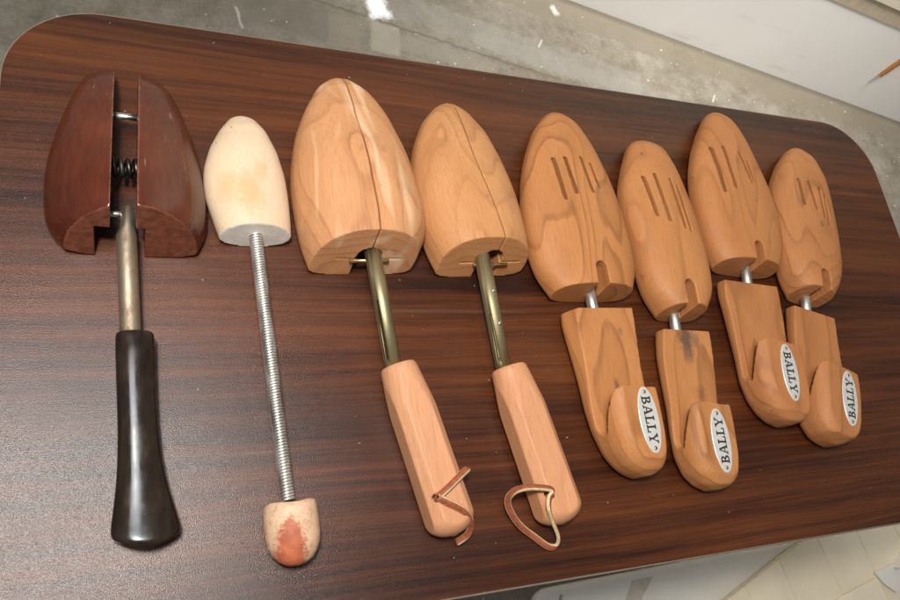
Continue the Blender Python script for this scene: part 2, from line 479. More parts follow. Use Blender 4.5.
M['steel'] = worn_metal('bright steel', (0.62, 0.61, 0.58), (0.30, 0.27, 0.22), 0.25, 0.4)
M['darksteel'] = worn_metal('dark spring steel', (0.10, 0.09, 0.08), (0.05, 0.04, 0.03), 0.35, 0.5)
mesh_obj('cross_pin', scale_bm(tube_bm((-16, 97, 20), (16, 97, 20), 2.6)), M['steel'], t1)
mesh_obj('cross_pin', scale_bm(tube_bm((-16, 18, 23), (6, 18, 23), 2.0)), M['steel'], t1)
def helix_bm(p0, p1, R, wr, turns, seg=16, ns=8):
    p0, p1 = Vector(p0), Vector(p1); d = (p1 - p0); L = d.length; d.normalize()
    a = d.orthogonal().normalized(); b = d.cross(a)
    bm = bmesh.new(); prev = None
    n = int(turns * seg)
    for i in range(n + 1):
        th = 2 * math.pi * i / seg
        rad = math.cos(th) * a + math.sin(th) * b
        c = p0 + d * (L * i / n) + R * rad
        r = [bm.verts.new(c + wr * (math.cos(2 * math.pi * k / ns) * rad + math.sin(2 * math.pi * k / ns) * d)) for k in range(ns)]
        if prev:
            for k in range(ns): bm.faces.new([prev[k], prev[(k + 1) % ns], r[(k + 1) % ns], r[k]])
        else: bm.faces.new(r[::-1])
        prev = r
    bm.faces.new(prev)
    bmesh.ops.recalc_face_normals(bm, faces=bm.faces)
    return scale_bm(bm)
mesh_obj('coil_spring', helix_bm((-12, 55, 20), (12, 55, 20), 6.2, 1.5, 5.2, 20), M['darksteel'], t1)
M['tubeold'] = worn_metal('tarnished nickel tube', (0.46, 0.38, 0.28), (0.15, 0.088, 0.050), 0.50, 0.9, 75, 0.35)
bm = rings_bm([[Vector((cx + r * math.cos(a) * wx, y, z + r * math.sin(a))) for a in [2 * math.pi * i / 28 for i in range(28)]]
               for cx, y, z, r, wx in ((2.6, 24, 24, 1.2, 1), (2.5, 22, 24, 4.4, .9), (2.4, 8, 23.5, 5.0, .95), (2.0, 2, 23, 6.4, 1), (5.6, -66, 17, 6.4, 1), (5.6, -75, 16, 6.4, 1))])
mesh_obj('tube', scale_bm(bm), M['tubeold'], t1)
def handle1():
    rings = []
    #      y, left, right, z-centre, half-height
    for y, l, r, zc, hh in ((-64.0, 0.5, 16.0, 15.5, 8), (-64.6, -3.0, 19.5, 15.5, 10.5), (-66, -3.6, 20.2, 15.5, 11), (-80, -3.2, 20.4, 15.3, 11), (-110, -1.6, 21.4, 14.6, 10.4), (-138, -0.4, 23.4, 13.8, 9.8),
                            (-160, -1.0, 27.5, 13.4, 10), (-176, -2.6, 32.5, 13.4, 10.6), (-186, -3.6, 35.5, 13.6, 11.6), (-190, -3.2, 35.6, 13.8, 11.8), (-192.6, -1.0, 33.4, 13.8, 10.6), (-193.4, 3.0, 29.0, 13.8, 8)):
        c, w = (l + r) / 2, (r - l) / 2
        bow = lambda u: -5.0 * (1 - ((u - c) / max(w, 1)) ** 2) * max(0, min(1, (-y - 165) / 25))
        ring = []
        for i in range(40):
            a = 2 * math.pi * i / 40
            u = c + w * sgnpow(math.cos(a), 0.80)
            ring.append(Vector((u, y + bow(u), zc + hh * sgnpow(math.sin(a), 0.72))))
        rings.append(ring)
    bm = scale_bm(rings_bm(rings))
    return bm
def bakelite():
    t = NT('black bakelite'); co = t.coord()
    s = t.noise(t.mapping(co, scale=(1, .3, 1)), 130, 4, .6)
    c = t.ramp(s, [(0.35, (0.012, 0.008, 0.006)), (0.60, (0.024, 0.016, 0.011)), (0.72, (0.055, 0.034, 0.022))])
    return t.out(c, t.framp(t.noise(co, 70, 4), [(0.3, 0.10), (0.7, 0.24)]), 0, t.bump(t.noise(co, 45, 2), 0.05, 0.002), 0.30)
h1 = mesh_obj('handle', handle1(), bakelite(), t1)
sub = h1.modifiers.new('s', 'SUBSURF'); sub.levels = sub.render_levels = 2

# --- 2 : small bare maple block on a long coil spring with a worn wooden knob
loc, rz = place((169.4, 264.6), 1.4)
t2 = thing('shoe_tree', 'pale bare wood shoe tree on a long coil spring with a worn knob', 'shoe tree', loc, rz, G)
L2 = [(108.5, -1), (107.5, -6), (104, -11), (90, -20), (73, -28), (55, -33), (43, -33.8), (30, -33), (20, -30.5), (5, -27), (-1, -25)]
R2 = [(108.5, -1), (107, 4), (103, 9), (91, 16), (72, 22), (50, 26), (31, 27), (9, 27), (-1, 26.5)]
T2 = [(108, 7), (103, 14), (92, 21), (70, 28), (40, 31), (10, 30), (-1, 29)]
M['maple'] = wood('bare maple', (0.68, 0.515, 0.36), (0.57, 0.385, 0.225), 12.3, 0.012, 0.05, 0.02, contrast=0.45, rough=0.5, fibre=0.18,
                  spots=((-0.004, 0.030, 0.030, 0.013, (0.58, 0.33, 0.14), 0.65), (-0.019, 0.034, 0.027, 0.010, (0.58, 0.33, 0.14), 0.55), (0.006, 0.048, 0.030, 0.007, (0.60, 0.33, 0.13), 0.5),
                         (-0.012, 0.088, 0.02, 0.0013, dk, .5), (-0.024, 0.074, 0.02, 0.0012, dk, .5)))
def chalk():
    return plain('whitened end grain', (0.70, 0.66, 0.60), 0.7, noise_amt=0.15, scale=160, bump=0.2)
t2b = carve('toe_block', loft_bm(L2, R2, T2, 14, nexp=2.1, bexp=2.3, shear=0.18, v0=-1, v1=108.5), [], M['maple'], t2, smooth=3)
t2b.data.materials.append(chalk())
for p in t2b.data.polygons:
    if p.normal.y < -0.80 and p.center.y < 0.009: p.material_index = 1
sp0, sp1 = Vector((0.5, -1, 14)), Vector((7.0, -188, 15))
M['spring'] = worn_metal('zinc plated spring', (0.80, 0.79, 0.76), (0.46, 0.43, 0.38), 0.34, 0.3)
mesh_obj('coil_spring', helix_bm(sp0 + Vector((0, 4, 0)), sp1, 3.95, 0.95, 190 / 1.98, 18, 8), M['spring'], t2)
mesh_obj('core', scale_bm(tube_bm(sp0, sp1 + Vector((0, -8, 0)), 3.4)), M['darksteel'], t2)
def knob_mat():
    t = NT('worn painted wood'); co = t.coord()
    n = t.noise(co, 220, 4, 0.7); m = t.noise(co, 60, 3, 0.6)
    base = t.ramp(n, [(0.32, (0.46, 0.26, 0.16)), (0.46, (0.60, 0.385, 0.25)), (0.7, (0.66, 0.45, 0.31))])
    # remains of the red paint
    q = t.vmath('MULTIPLY', t.vmath('SUBTRACT', co, (0.0035, -0.211, 0.030)), (1.0, 0.42, 0.3))
    q = t.vmath('ADD', q, t.vmath('MULTIPLY', t.vmath('SUBTRACT', t.noise(co, 300, 6, .8, col=True), (.5, .5, .5)), (0.017, 0.020, 0)))
    s = t.new('ShaderNodeSeparateXYZ'); t.l.new(co, s.inputs[0])
    w = t.math('MULTIPLY', t.math('SUBTRACT', t.math('MULTIPLY', s.outputs[1], -1), 0.184), 0.27)
    d = t.math('SUBTRACT', t.vmath('LENGTH', q, (0, 0, 0)), w)
    n2 = t.new('ShaderNodeMapRange'); t.l.new(d, n2.inputs[0])
    n2.inputs[1].default_value = -0.0014; n2.inputs[2].default_value = 0.0022; n2.inputs[3].default_value = 0.92; n2.inputs[4].default_value = 0
    c = t.mix(n2.outputs[0], base, t.ramp(m, [(0.35, (0.30, 0.055, 0.022)), (0.65, (0.50, 0.130, 0.048))]))
    c = t.mix(t.framp(t.noise(co, 480, 3), [(0.62, 0), (0.68, 0.4)]), c, (0.34, 0.12, 0.07))
    return t.out(c, 0.55, 0, t.bump(n, 0.4, 0.0009), 0.35)
rings = []
ax = Vector((0.02, -1, 0)).normalized()
prof = [(0, 15.0), (0.8, 16.8), (4, 17.2), (12, 17.6), (20, 17.4), (26, 16.4), (31, 14.2), (35, 11.0), (37.6, 7.0), (38.8, 3.0)]
rng = random.Random(3)
for d, r in prof:
    c = Vector((7.4, -190, 17.4)) + ax * d
    rings.append([c + Vector((math.cos(a) * r, (1.4 if d < 2 else .4) * math.sin(3 * a + d) * (0.5 if d < 8 else .2), math.sin(a) * r * 0.97)) for a in [2 * math.pi * i / 40 for i in range(40)]])
mesh_obj('knob', scale_bm(rings_bm(rings)), knob_mat(), t2)

# --- 3 and 4 : split cedar blocks on brass coloured tubes with octagonal handles and leather thongs
def leather():
    t = NT('red brown leather'); co = t.coord()
    n = t.noise(co, 300, 4, .6)
    a = t.out(t.ramp(n, [(0.3, (0.20, 0.048, 0.022)), (0.7, (0.36, 0.105, 0.048))]), 0.5, 0, t.bump(n, 0.2, 0.0005))
    return [a, plain('raw leather edge', (0.62, 0.47, 0.26), 0.75, noise_amt=.2, scale=400)]
M['leather'] = leather()
M['brassy'] = worn_metal('brass plated tube', (0.40, 0.345, 0.20), (0.22, 0.18, 0.10), 0.42, 0.5, 70, 0.12)
M['brass'] = worn_metal('brass pin', (0.62, 0.46, 0.20), (0.40, 0.28, 0.12), 0.3, 0.4)

def ribbon_bm(pts, w, h, side0, twist=0.0):
    P = catmull(pts, 7)
    bm = bmesh.new(); prev = None
    s = Vector(side0)
    for i, p in enumerate(P):
        d = (P[min(i + 1, len(P) - 1)] - P[max(i - 1, 0)]).normalized()
        up = Vector((0, 0, 1)) * 0.8 + s * 0.2
        s = (up - d * up.dot(d)).normalized(); q = d.cross(s)
        ang = twist
        a = math.cos(ang) * s + math.sin(ang) * q; b = d.cross(a)
        r = [bm.verts.new(p + a * x * w / 2 + b * y * h / 2) for x, y in ((-1, -.8), (-.8, -1), (.8, -1), (1, -.8), (1, .8), (.8, 1), (-.8, 1), (-1, .8))]
        if prev:
            for k in range(8):
                f = bm.faces.new([prev[k], prev[(k + 1) % 8], r[(k + 1) % 8], r[k]])
                f.material_index = 0 if k in (1, 5, 0, 4) else 1
        else: bm.faces.new(r[::-1])
        prev = r
    bm.faces.new(prev)
    bmesh.ops.recalc_face_normals(bm, faces=bm.faces)
    return scale_bm(bm)

def oct_handle(p0, p1, w, h, zc):
    """faceted bar; the front end tapers so the flat top facet begins as an arch"""
    p0, p1 = Vector((*p0, zc[0])), Vector((*p1, zc[1]))
    d = (p1 - p0); L = d.length; d.normalize()
    s = Vector((d.y, -d.x, 0)).normalized(); up = s.cross(d)
    if up.z < 0: up = -up
    rings = []
    N = 120
    for k in range(60):
        t = k / 59
        t = 0.5 - 0.5 * math.cos(math.pi * t)          # finer towards both ends
        W, Hh = w / 2 * (0.97 + 0.07 * t), h / 2
        # the bar is an octagon trimmed by a turned, rounded envelope that swells from the front and closes at the end
        env = 0.90 + 0.28 * min(1, t / 0.30)
        if t < 0.02: env *= 0.90 + 0.10 * math.sqrt(t / 0.02)
        if t > 0.86: env *= max(0.02, 1 - ((t - 0.86) / 0.14) ** 2.6) ** 0.5
        c = p0 + d * (L * t)
        ring = []
        for i in range(N):
            a = 2 * math.pi * i / N
            ca, sa = math.cos(a), math.sin(a)
            ro = min(W / max(1e-6, abs(ca)), Hh / max(1e-6, abs(sa)), 0.80 * (W + Hh) / (abs(ca) + abs(sa)))
            re = env / math.sqrt((ca / W) ** 2 + (sa / Hh) ** 2)
            rr_ = min(ro, re)
            ring.append(c + s * ca * rr_ + up * sa * rr_)
        rings.append(ring)
    return scale_bm(rings_bm(rings))

def split_tree(root, Lo, Ro, Tp, v1, seam, mat, p_exit, tube, hand, hmat, thong, hole_u, skew, kerf, side0, shear=0.25, nexp=2.3):
    mk = lambda: loft_bm(Lo, Ro, Tp, 13, nexp=nexp, bexp=4, shear=shear, v0=-1, v1=v1, skew=skew)
    def cutters():
        u = hole_u
        arch = [(u - 10, -30), (u + 10, -30), (u + 10, 22)] + [(u + 10 * math.cos(a), 22 + 10 * math.sin(a)) for a in [math.pi * i / 10 for i in range(1, 10)]] + [(u - 10, 22)]
        bm = bmesh.new()
        a = [bm.verts.new((x, -40, z)) for x, z in arch]; b = [bm.verts.new((x, 45, z)) for x, z in arch]
        bm.faces.new(a[::-1]); bm.faces.new(b)
        for i in range(len(a)): bm.faces.new([a[i], a[(i + 1) % len(a)], b[(i + 1) % len(a)], b[i]])
        bmesh.ops.recalc_face_normals(bm, faces=bm.faces)
        return [scale_bm(bm), scale_bm(box_bm(kerf[0], kerf[1], -40, 16, kerf[2] - .9, kerf[2] + .9))]
    g = 0.45
    for sgn in (-1, 1):
        line = [(u + sgn * g, v) for v, u in seam]
        poly = line + [(sgn * 150, line[-1][1]), (sgn * 150, line[0][1])]
        carve('toe_half', mk(), cutters(), mat, root, inter=[scale_bm(prism_bm(poly, -10, 120))], voxel=0.0007)
    p0, p1, r = tube
    mesh_obj('tube', scale_bm(tube_bm(p0, p1, r)), M['brassy'], root)
    if kerf:
        mesh_obj('cross_pin', scale_bm(tube_bm((hole_u - 15, 2.5, kerf[2]), (hole_u + 16, 2.5, kerf[2]), 1.5, n=16)), M['brass'], root)
    h = mesh_obj('handle', oct_handle(*hand), hmat, root, True)
    mesh_obj('leather_thong', ribbon_bm(thong, 4.6, 2.9, side0, -0.80), M['leather'], root)

def cut_into(o, bm):
    c = bpy.data.objects.new('cutter', bpy.data.meshes.new('cutter'))
    bmesh.ops.recalc_face_normals(bm, faces=bm.faces)
    bm.to_mesh(c.data); bm.free(); col.objects.link(c)
    m = o.modifiers.new('b', 'BOOLEAN'); m.operation = 'DIFFERENCE'; m.object = c; m.solver = 'EXACT'
    c.parent = o.parent
    bpy.context.view_layer.update()
    me = bpy.data.meshes.new_from_object(o.evaluated_get(bpy.context.evaluated_depsgraph_get()))
    o.modifiers.clear(); old = o.data; o.data = me; bpy.data.meshes.remove(old); me.name = o.name
    d = c.data; bpy.data.objects.remove(c); bpy.data.meshes.remove(d)
def child(root, name):
    return [c for c in root.children if c.name.startswith(name)][0]
def tube_details(root, p0, p1, r, f0, f1, rivets):
    p0, p1 = Vector(p0), Vector(p1); d = (p1 - p0).normalized()
    s = Vector((d.y, -d.x, 0)).normalized(); up = s.cross(d)
    if up.z < 0: up = -up
    n = (s * 0.80 + up * 0.60).normalized(); q = d.cross(n)
    L = (p1 - p0).length
    a, b = p0 + d * L * f0 + n * (r - .5), p0 + d * L * f1 + n * (r - .5)
    bm = bmesh.new()
    v = [bm.verts.new(p + q * x + n * y) for p in (a, b) for x, y in ((-1, -3), (1, -3), (1, 3), (-1, 3))]
    for f in ((0, 1, 2, 3), (7, 6, 5, 4), (0, 4, 5, 1), (1, 5, 6, 2), (2, 6, 7, 3), (3, 7, 4, 0)): bm.faces.new([v[i] for i in f])
    bmesh.ops.recalc_face_normals(bm, faces=bm.faces)
    cut_into(child(root, 'tube'), scale_bm(bm))
    n2 = (up * 0.97 - s * 0.16).normalized()
    for f in rivets:
        c = p0 + d * L * f + n2 * (r - 0.6)
        mesh_obj('rivet', scale_bm(tube_bm(c, c + n2 * 1.3, 2.1, 1.3, 18)), M['steel'], root)
def cord_hole(root, x, y, z):
    cut_into(child(root, 'handle'), scale_bm(tube_bm((x, y, z - 14), (x, y, z + 4), 2.9, n=24)))

def to_local(pts, o, deg):
    a = math.radians(-deg); ca, sa = math.cos(a), math.sin(a)
    return [((x - o[0]) * ca - (y - o[1]) * sa, (x - o[0]) * sa + (y - o[1]) * ca, z) for x, y, z in pts]

o3, a3 = (253.9, 244.2), 1.7
loc, rz = place(o3, a3)
t3 = thing('shoe_tree', 'large pinkish split cedar shoe tree, its thong an open zigzag over the handle', 'shoe tree', loc, rz, G)
L3 = [(175, 0), (174, -6), (172, -11), (160, -23), (134, -37), (111, -46), (88, -51), (67, -53.5), (43, -53), (20, -51), (3, -48), (-1, -46)]
R3 = [(175, 0), (173, 5), (168, 11), (155, 22), (129, 34), (100, 42), (70, 46.5), (45, 48.5), (26, 48.5), (11, 45), (2, 40), (-1, 37)]
T3 = [(175, 8), (170, 16), (160, 24), (135, 35), (102, 44), (86, 49.5), (70, 51.5), (40, 53), (10, 54), (-1, 54)]
M['cedar3'] = wood('pink cedar', PK_L, PK_D, 4.2, 0.0125, 0.07, 0.034, (0.05, 0, 0.04), 1.15, 0.55, pale=(0.80, 0.60, 0.40), off=0.02,
                   spots=((-0.040, 0.052, 0.03, 0.0055, (0.32, 0.12, 0.05), .7), (-0.006, 0.082, 0.047, 0.0042, (0.33, 0.14, 0.06), .6), (0.012, 0.083, 0.047, 0.004, (0.36, 0.15, 0.07), .6), (0.010, 0.095, 0.046, 0.005, (0.42, 0.20, 0.10), .6)))
M['handle3'] = wood('pink cedar handle', (0.57, 0.278, 0.145), (0.40, 0.170, 0.080), 8.8, 0.006, 0.09, 0.008, contrast=0.55, rough=0.52)
tl = lambda pts: to_local(pts, o3, a3)
P = tl([(252.4, 246, 26), (252.0, 268, 27), (263.5, 158, 17), (267, 165, 16), (294.5, 42, 15)])
split_tree(t3, L3, R3, T3, 175, [(260, -1), (172, -1), (120, -2.5), (70, -1.5), (30, -0.5), (0, -2), (-60, -3)], M['cedar3'], None,
           (P[1], P[2], 6.2), (P[3][:2], P[4][:2], 31, 29, (15.5, 15.5)), M['handle3'],
           tl([(304.2, 84.6, 31), (297, 80, 32.5), (287, 73, 33), (279.5, 68.0, 32), (279.3, 67.0, 32), (285.0, 63.2, 33.5), (295, 57.5, 32), (302.5, 51.5, 26), (306, 46, 18), (305.5, 41.0, 11), (299.5, 37, 5)]),
           -2, [(-1, 3), (80, 0), (175, 0)], (-27, 24, 20), (0.3, 0.3, 1))
tube_details(t3, P[1], P[2], 6.2, 0.50, 0.90, ())
hx, hy, _ = tl([(278.8, 67.2, 0)])[0]; cord_hole(t3, hx, hy, 30.25)

o4, a4 = (354.9, 245.0), 3.0
loc, rz = place(o4, a4)
t4 = thing('shoe_tree', 'orange split cedar shoe tree with a closed leather loop round its handle end', 'shoe tree', loc, rz, G)
L4 = [(164, 0), (163, -5), (159, -12), (156, -16), (138, -32), (115, -43.5), (91, -50.5), (70, -53), (47, -53), (24, -51), (5, -47), (-1, -44)]
R4 = [(164, 0), (162, 5), (158, 9), (147, 16), (124, 26), (97, 33), (71, 37), (46, 39), (23, 39), (8, 39), (-1, 37)]
T4 = [(164, 8), (158, 15), (148, 23), (124, 33), (97, 39), (70, 44), (40, 47), (10, 48), (-1, 48)]
M['cedar4'] = wood('orange cedar', (0.545, 0.258, 0.105), (0.330, 0.135, 0.050), 15.1, 0.0105, 0.06, 0.030, (-0.04, 0, 0.08), 1.15, 0.55,
                   spots=((0.018, 0.055, 0.04, 0.009, (0.40, 0.18, 0.09), .6), (-0.004, 0.050, 0.045, 0.002, dk, .7), (0.016, 0.040, 0.04, 0.006, (0.38, 0.17, 0.085), .6)))
M['handle4'] = wood('orange cedar handle', (0.575, 0.275, 0.138), (0.40, 0.170, 0.076), 18.8, 0.0055, 0.085, 0.008, contrast=0.55, rough=0.52)
tl4 = lambda pts: to_local(pts, o4, a4)
P = tl4([(345.6, 262, 25), (353.3, 160, 17), (358.2, 161, 16), (382, 40, 15)])
split_tree(t4, L4, R4, T4, 164, [(260, 1), (164, 0), (140, -2.6), (115, -4.2), (90, -4.2), (70, -2.6), (50, 0.2), (26, 3), (0, 5), (-60, 6)], M['cedar4'], None,
           (P[0], P[1], 6.2), (P[2][:2], P[3][:2], 33, 29, (15.5, 15.5)), M['handle4'],
           tl4([(368.0, 61.6, 33), (366, 64.5, 33.5), (355.7, 66.5, 34), (346, 67.3, 33), (339.8, 66.0, 27), (337.6, 61.5, 20), (341, 53.9, 14), (351, 43.0, 7), (364, 33.0, 4), (373.5, 25.8, 3.5), (379.5, 25.6, 5), (378.5, 32, 12), (370, 43.0, 22), (363.5, 51.5, 31), (364.5, 58.5, 32.5), (367.5, 61.0, 33)]),
           1, [(-1, -2), (80, 0), (164, 0)], (-26, 30, 18), (0.3, 0.3, 1), shear=0.30)
tube_details(t4, P[0], P[1], 6.2, 0.58, 0.92, (0.40, 0.66))
hx, hy, _ = tl4([(366.6, 61.8, 0)])[0]; cord_hole(t4, hx, hy, 30.25)

# --- 5 to 8 : one piece cedar blocks with slots, heel pieces with a name plate
GLY = {   # slab serif capitals, strokes as polygons in a unit-high box
 'B': (0.78, [[(.0, 0), (.40, 0), (.40, .13), (.0, .13)], [(.0, .87), (.40, .87), (.40, 1), (.0, 1)], [(.10, .13), (.28, .13), (.28, .87), (.10, .87)], [(.28, .45), (.42, .45), (.42, .57), (.28, .57)], ('arc', .40, .755, .245, .120), ('arc', .40, .265, .265, .132, 1.25)]),
 'A': (0.92, [[(-.02, 0), (.32, 0), (.32, .12), (-.02, .12)], [(.56, 0), (.96, 0), (.96, .12), (.56, .12)], [(.08, .12), (.19, .12), (.50, 1), (.38, 1)], [(.64, .12), (.84, .12), (.58, 1), (.40, 1)], [(.24, .28), (.70, .28), (.70, .40), (.24, .40)]]),
 'L': (0.74, [[(.0, 0), (.74, 0), (.74, .13), (.0, .13)], [(.0, .87), (.42, .87), (.42, 1), (.0, 1)], [(.11, .13), (.30, .13), (.30, .87), (.11, .87)], [(.62, .13), (.74, .13), (.74, .36), (.64, .36)]]),
 'Y': (0.92, [[(-.02, .88), (.36, .88), (.36, 1), (-.02, 1)], [(.60, .88), (.94, .88), (.94, 1), (.60, 1)], [(.37, .13), (.56, .13), (.56, .46), (.37, .46)], [(.25, 0), (.68, 0), (.68, .13), (.25, .13)], [(.06, .88), (.28, .88), (.56, .46), (.37, .46)], [(.71, .88), (.84, .88), (.55, .44), (.46, .46)]])}
def text_bm(word, height, total, base_z):
    ws = [GLY[c][0] for c in word]; gap = 0.10
    W = sum(ws) + gap * (len(word) - 1)
    sx = total / W
    bm = bmesh.new(); x = -total / 2; k = 0
    for c in word:
        for s in GLY[c][1]:
            if s[0] == 'arc':
                _, cx, cy, R, th = s[:5]; ex = s[5] if len(s) > 5 else 1.0
                n = 12; o_, i_ = [], []
                for j in range(n + 1):
                    a = -math.pi / 2 + math.pi * j / n
                    o_.append((cx + R * ex * math.cos(a) * 1.15, cy + R * math.sin(a))); i_.append((cx + (R * ex - .17) * math.cos(a) * 1.1, cy + (R - th) * math.sin(a)))
                polys = [[i_[j], o_[j], o_[j + 1], i_[j + 1]] for j in range(n)]
            else: polys = [s]
            k += 1
            for p in polys:
                prism_bm([(x + px * sx, (py - .5) * height) for px, py in p], base_z, base_z + 0.16 + 0.015 * (k % 7), 'z', bm)
        x += (GLY[c][0] + gap) * sx
    return scale_bm(bm)
M['plate'] = plain('silvered white plate', (0.74, 0.725, 0.69), 0.32, 0.35, noise_amt=.06, scale=200, bump=.03)
M['satin'] = worn_metal('satin aluminium rod', (0.60, 0.59, 0.56), (0.42, 0.39, 0.34), 0.42, 0.4)
M['ink'] = plain('dark brown lettering', (0.035, 0.025, 0.02), 0.5)
M['rivet'] = worn_metal('rivet', (0.42, 0.38, 0.30), (0.2, 0.17, 0.12), 0.35, 0.5)

def bally(label, org, deg, Lo, Ro, Tp, v1, slots, notch, mat, HL, HR, hmat, deck, knob, plate, up_dir, rod_u, rod_z, nexp=2.45, skew=None, shear=0.15, ft=(0.22, 0.10)):
    loc, rz = place(org, deg)
    root = thing('shoe_tree', label, 'shoe tree', loc, rz, G)
    cuts = []
    for (ua, va, ub, vb, w) in slots:
        d = Vector((ub - ua, vb - va, 0)).normalized(); s = Vector((d.y, -d.x, 0)) * (w + (1.5 if w > 2.65 else 0.7)) / 2
        a, b = Vector((ua, va, 0)), Vector((ub, vb, 0))
        cuts.append(scale_bm(prism_bm([(a + s).xy[:], (b + s).xy[:], (b - s).xy[:], (a - s).xy[:]], -8, 90)))
    nu, nw, nv, nz, lean = notch
    poly = [(nu - nw + lean * -.6, -40), (nu + nw - lean * .6, -40)] + [(nu + nw * math.cos(a), nv + nw * math.sin(a)) for a in [math.pi * i / 12 for i in range(13)]]
    cuts.append(scale_bm(prism_bm(poly, nz, 90)))
    carve('toe_block', loft_bm(Lo, Ro, Tp, 14, nexp=nexp, bexp=3.2, shear=shear, v0=-1, v1=v1, skew=skew), cuts, mat, root, voxel=0.00065, smooth=4)
    # heel piece
    vb = min(v for v, u in HL)
    z0, z1 = deck; hk, vk, zu = knob     # deck height front/back, knob height, lip position, groove depth pos
    top = [(-14, hk), (-100, hk), (-125, hk - 1.5), (-142, hk - 5), (-151, hk - 11), (vb, hk - 20)]
    base = loft_bm(HL, HR, top, 15, nexp=3.1, bexp=3.0, v0=vb, v1=-14, tip=False, stations=72, shear=0.0,
                   lift=[(vb, 7), (vb + 5, 3), (vb + 14, 0.6), (vb + 24, 0), (0, 0)], ltap=[(vb, 0), (vb + 25, ft[1] * .5), (-112, ft[1]), (-70, ft[0] * .6), (-14, ft[0])])
    # cut seen from the side: deck, rounded finger groove, overhanging lip
    g = zu
    arc = [(g + 7.5 * math.cos(a) , z1 + 7.2 + 7.2 * math.sin(a)) for a in [math.radians(-80 - i * 14) for i in range(9)]]
    prof = [(10, z0 + .6), (-14, z0), (-60, 0.5 * (z0 + z1) + .6)] + arc + [(vk - 4, hk - 7), (vk, hk - 1.2), (vk + 2, hk + 12), (10, hk + 12)]
    cutp = scale_bm(prism_bm(prof, -120, 120, 'x'))
    pu, pv, pz, ta, tb = plate
    nrm = Vector((math.sin(ta), math.sin(tb), 1)).normalized()
    e1 = Vector((0, 1, 0)); e2 = nrm.cross(e1).normalized() * -1; e1 = nrm.cross(e2).normalized()
    if e1.y < 0: e1 = -e1
    if e2.x < 0: e2 = -e2
    pc = Vector((pu, pv, pz))
    bm = bmesh.new(); q = []
    for dz in (0, 60):
        q.append([bm.verts.new(pc + e2 * x + e1 * y + nrm * dz) for x, y in ((-70, -70), (70, -70), (70, 70), (-70, 70))])
    bm.faces.new(q[0][::-1]); bm.faces.new(q[1])
    for i in range(4): bm.faces.new([q[0][i], q[0][(i + 1) % 4], q[1][(i + 1) % 4], q[1][i]])
    bmesh.ops.recalc_face_normals(bm, faces=bm.faces)
    carve('heel_block', base, [cutp, scale_bm(bm)], hmat, root, voxel=0.0007, smooth=18)
    # rod
    (ru0, rv0), (ru1, rv1) = rod_u
    mesh_obj('rod', scale_bm(tube_bm((ru0, rv0, rod_z[0]), (ru1, rv1, rod_z[1]), 4.7)), M['satin'], root)
    # name plate, an oval held by two rivets
    fr = Matrix.Identity(4)
    xa = e1 * (1 if up_dir < 0 else -1)          # reading direction
    ya = nrm.cross(xa)
    for i in range(3): fr[i][0], fr[i][1], fr[i][2], fr[i][3] = xa[i], ya[i], nrm[i], pc[i] * MM
    def oval(a, b, z): return [Vector((a * math.cos(t), b * math.sin(t), z)) * MM for t in [2 * math.pi * i / 56 for i in range(56)]]
    bm = rings_bm([oval(26.5, 10.2, -0.8), oval(26.5, 10.2, 0.42), oval(26.2, 9.9, 0.62), oval(25.2, 9.0, 0.62)])
    pl = mesh_obj('name_plate', bm, M['plate'], root); pl.matrix_basis = fr
    mesh_obj('lettering', text_bm('BALLY', 9.6, 37.5, 0.60), M['ink'], pl, False)
    for sx in (-1, 1):
        bm = rings_bm([[Vector((sx * 22.4 + r * math.cos(t), r * math.sin(t), z)) * MM for t in [2 * math.pi * i / 20 for i in range(20)]] for r, z in ((1.6, .55), (1.6, .9), (1.2, 1.25), (.5, 1.4))])
        mesh_obj('rivet', bm, M['rivet'], pl)
    return root

def cedar(name, seed, l=OR_L, d=OR_D, **k):
    k.setdefault('contrast', 1.2); k.setdefault('fibre', 0.30)
    return wood(name, l, d, seed, **k)

# 5
L5 = [(190, -2), (188.5, -8), (182, -17), (165, -31), (138, -45), (112, -54.5), (83, -61), (53, -63), (27, -61), (8, -55), (0, -49), (-1, -47)]
R5 = [(190, -2), (188.5, 3), (184, 9), (170, 20), (140, 30), (111, 37), (82, 41), (54, 42), (33, 42), (15, 40), (3, 35), (-1, 32)]
T5 = [(190, 9), (186, 15), (177, 22), (150, 29), (120, 32), (80, 35), (40, 36), (0, 35)]
bally('slotted orange cedar shoe tree directly right of the split pair, its plate reading downward', (459.4, 222.6), 0.1, L5, R5, T5, 190,
      [(-28.6, 126, -27, 82, 2.7), (-16.6, 127.5, -14.6, 88.5, 2.7), (0.4, 129.5, 3.6, 91, 2.6), (9.6, 124, 12.3, 96.5, 2.2)], (-6.5, 5.4, 19, 9, 0),
      cedar('cedar block one', 2.1, spacing=0.0085, depth=0.045, warp=0.034),
      [(-14, -43), (-23, -44.5), (-33, -43.5), (-53, -40.7), (-76, -38), (-98, -36.6), (-116, -33.5), (-135, -26.5), (-146, -19), (-152, -11), (-155.5, -3)],
      [(-14, 25), (-23, 25), (-63, 23), (-85, 23.5), (-105, 23.5), (-123, 23), (-136, 22), (-145, 19.5), (-151, 16), (-154.5, 11), (-156.5, 2)],
      cedar('cedar heel one', 21.5, spots=((-0.005, -0.080, 0.02, 0.004, pen, .7), (0.008, -0.035, 0.025, 0.004, pen, .6), (0.006, -0.045, 0.025, 0.003, pen, .5)), spacing=0.008, depth=0.08),
      (24, 16), (44, -84, -113), (3.5, -114, 38.8, 0.10, -0.03), 1, ((-8.5, 18), (-8.0, -30)), (13, 13), ft=(0.50, 0.14))
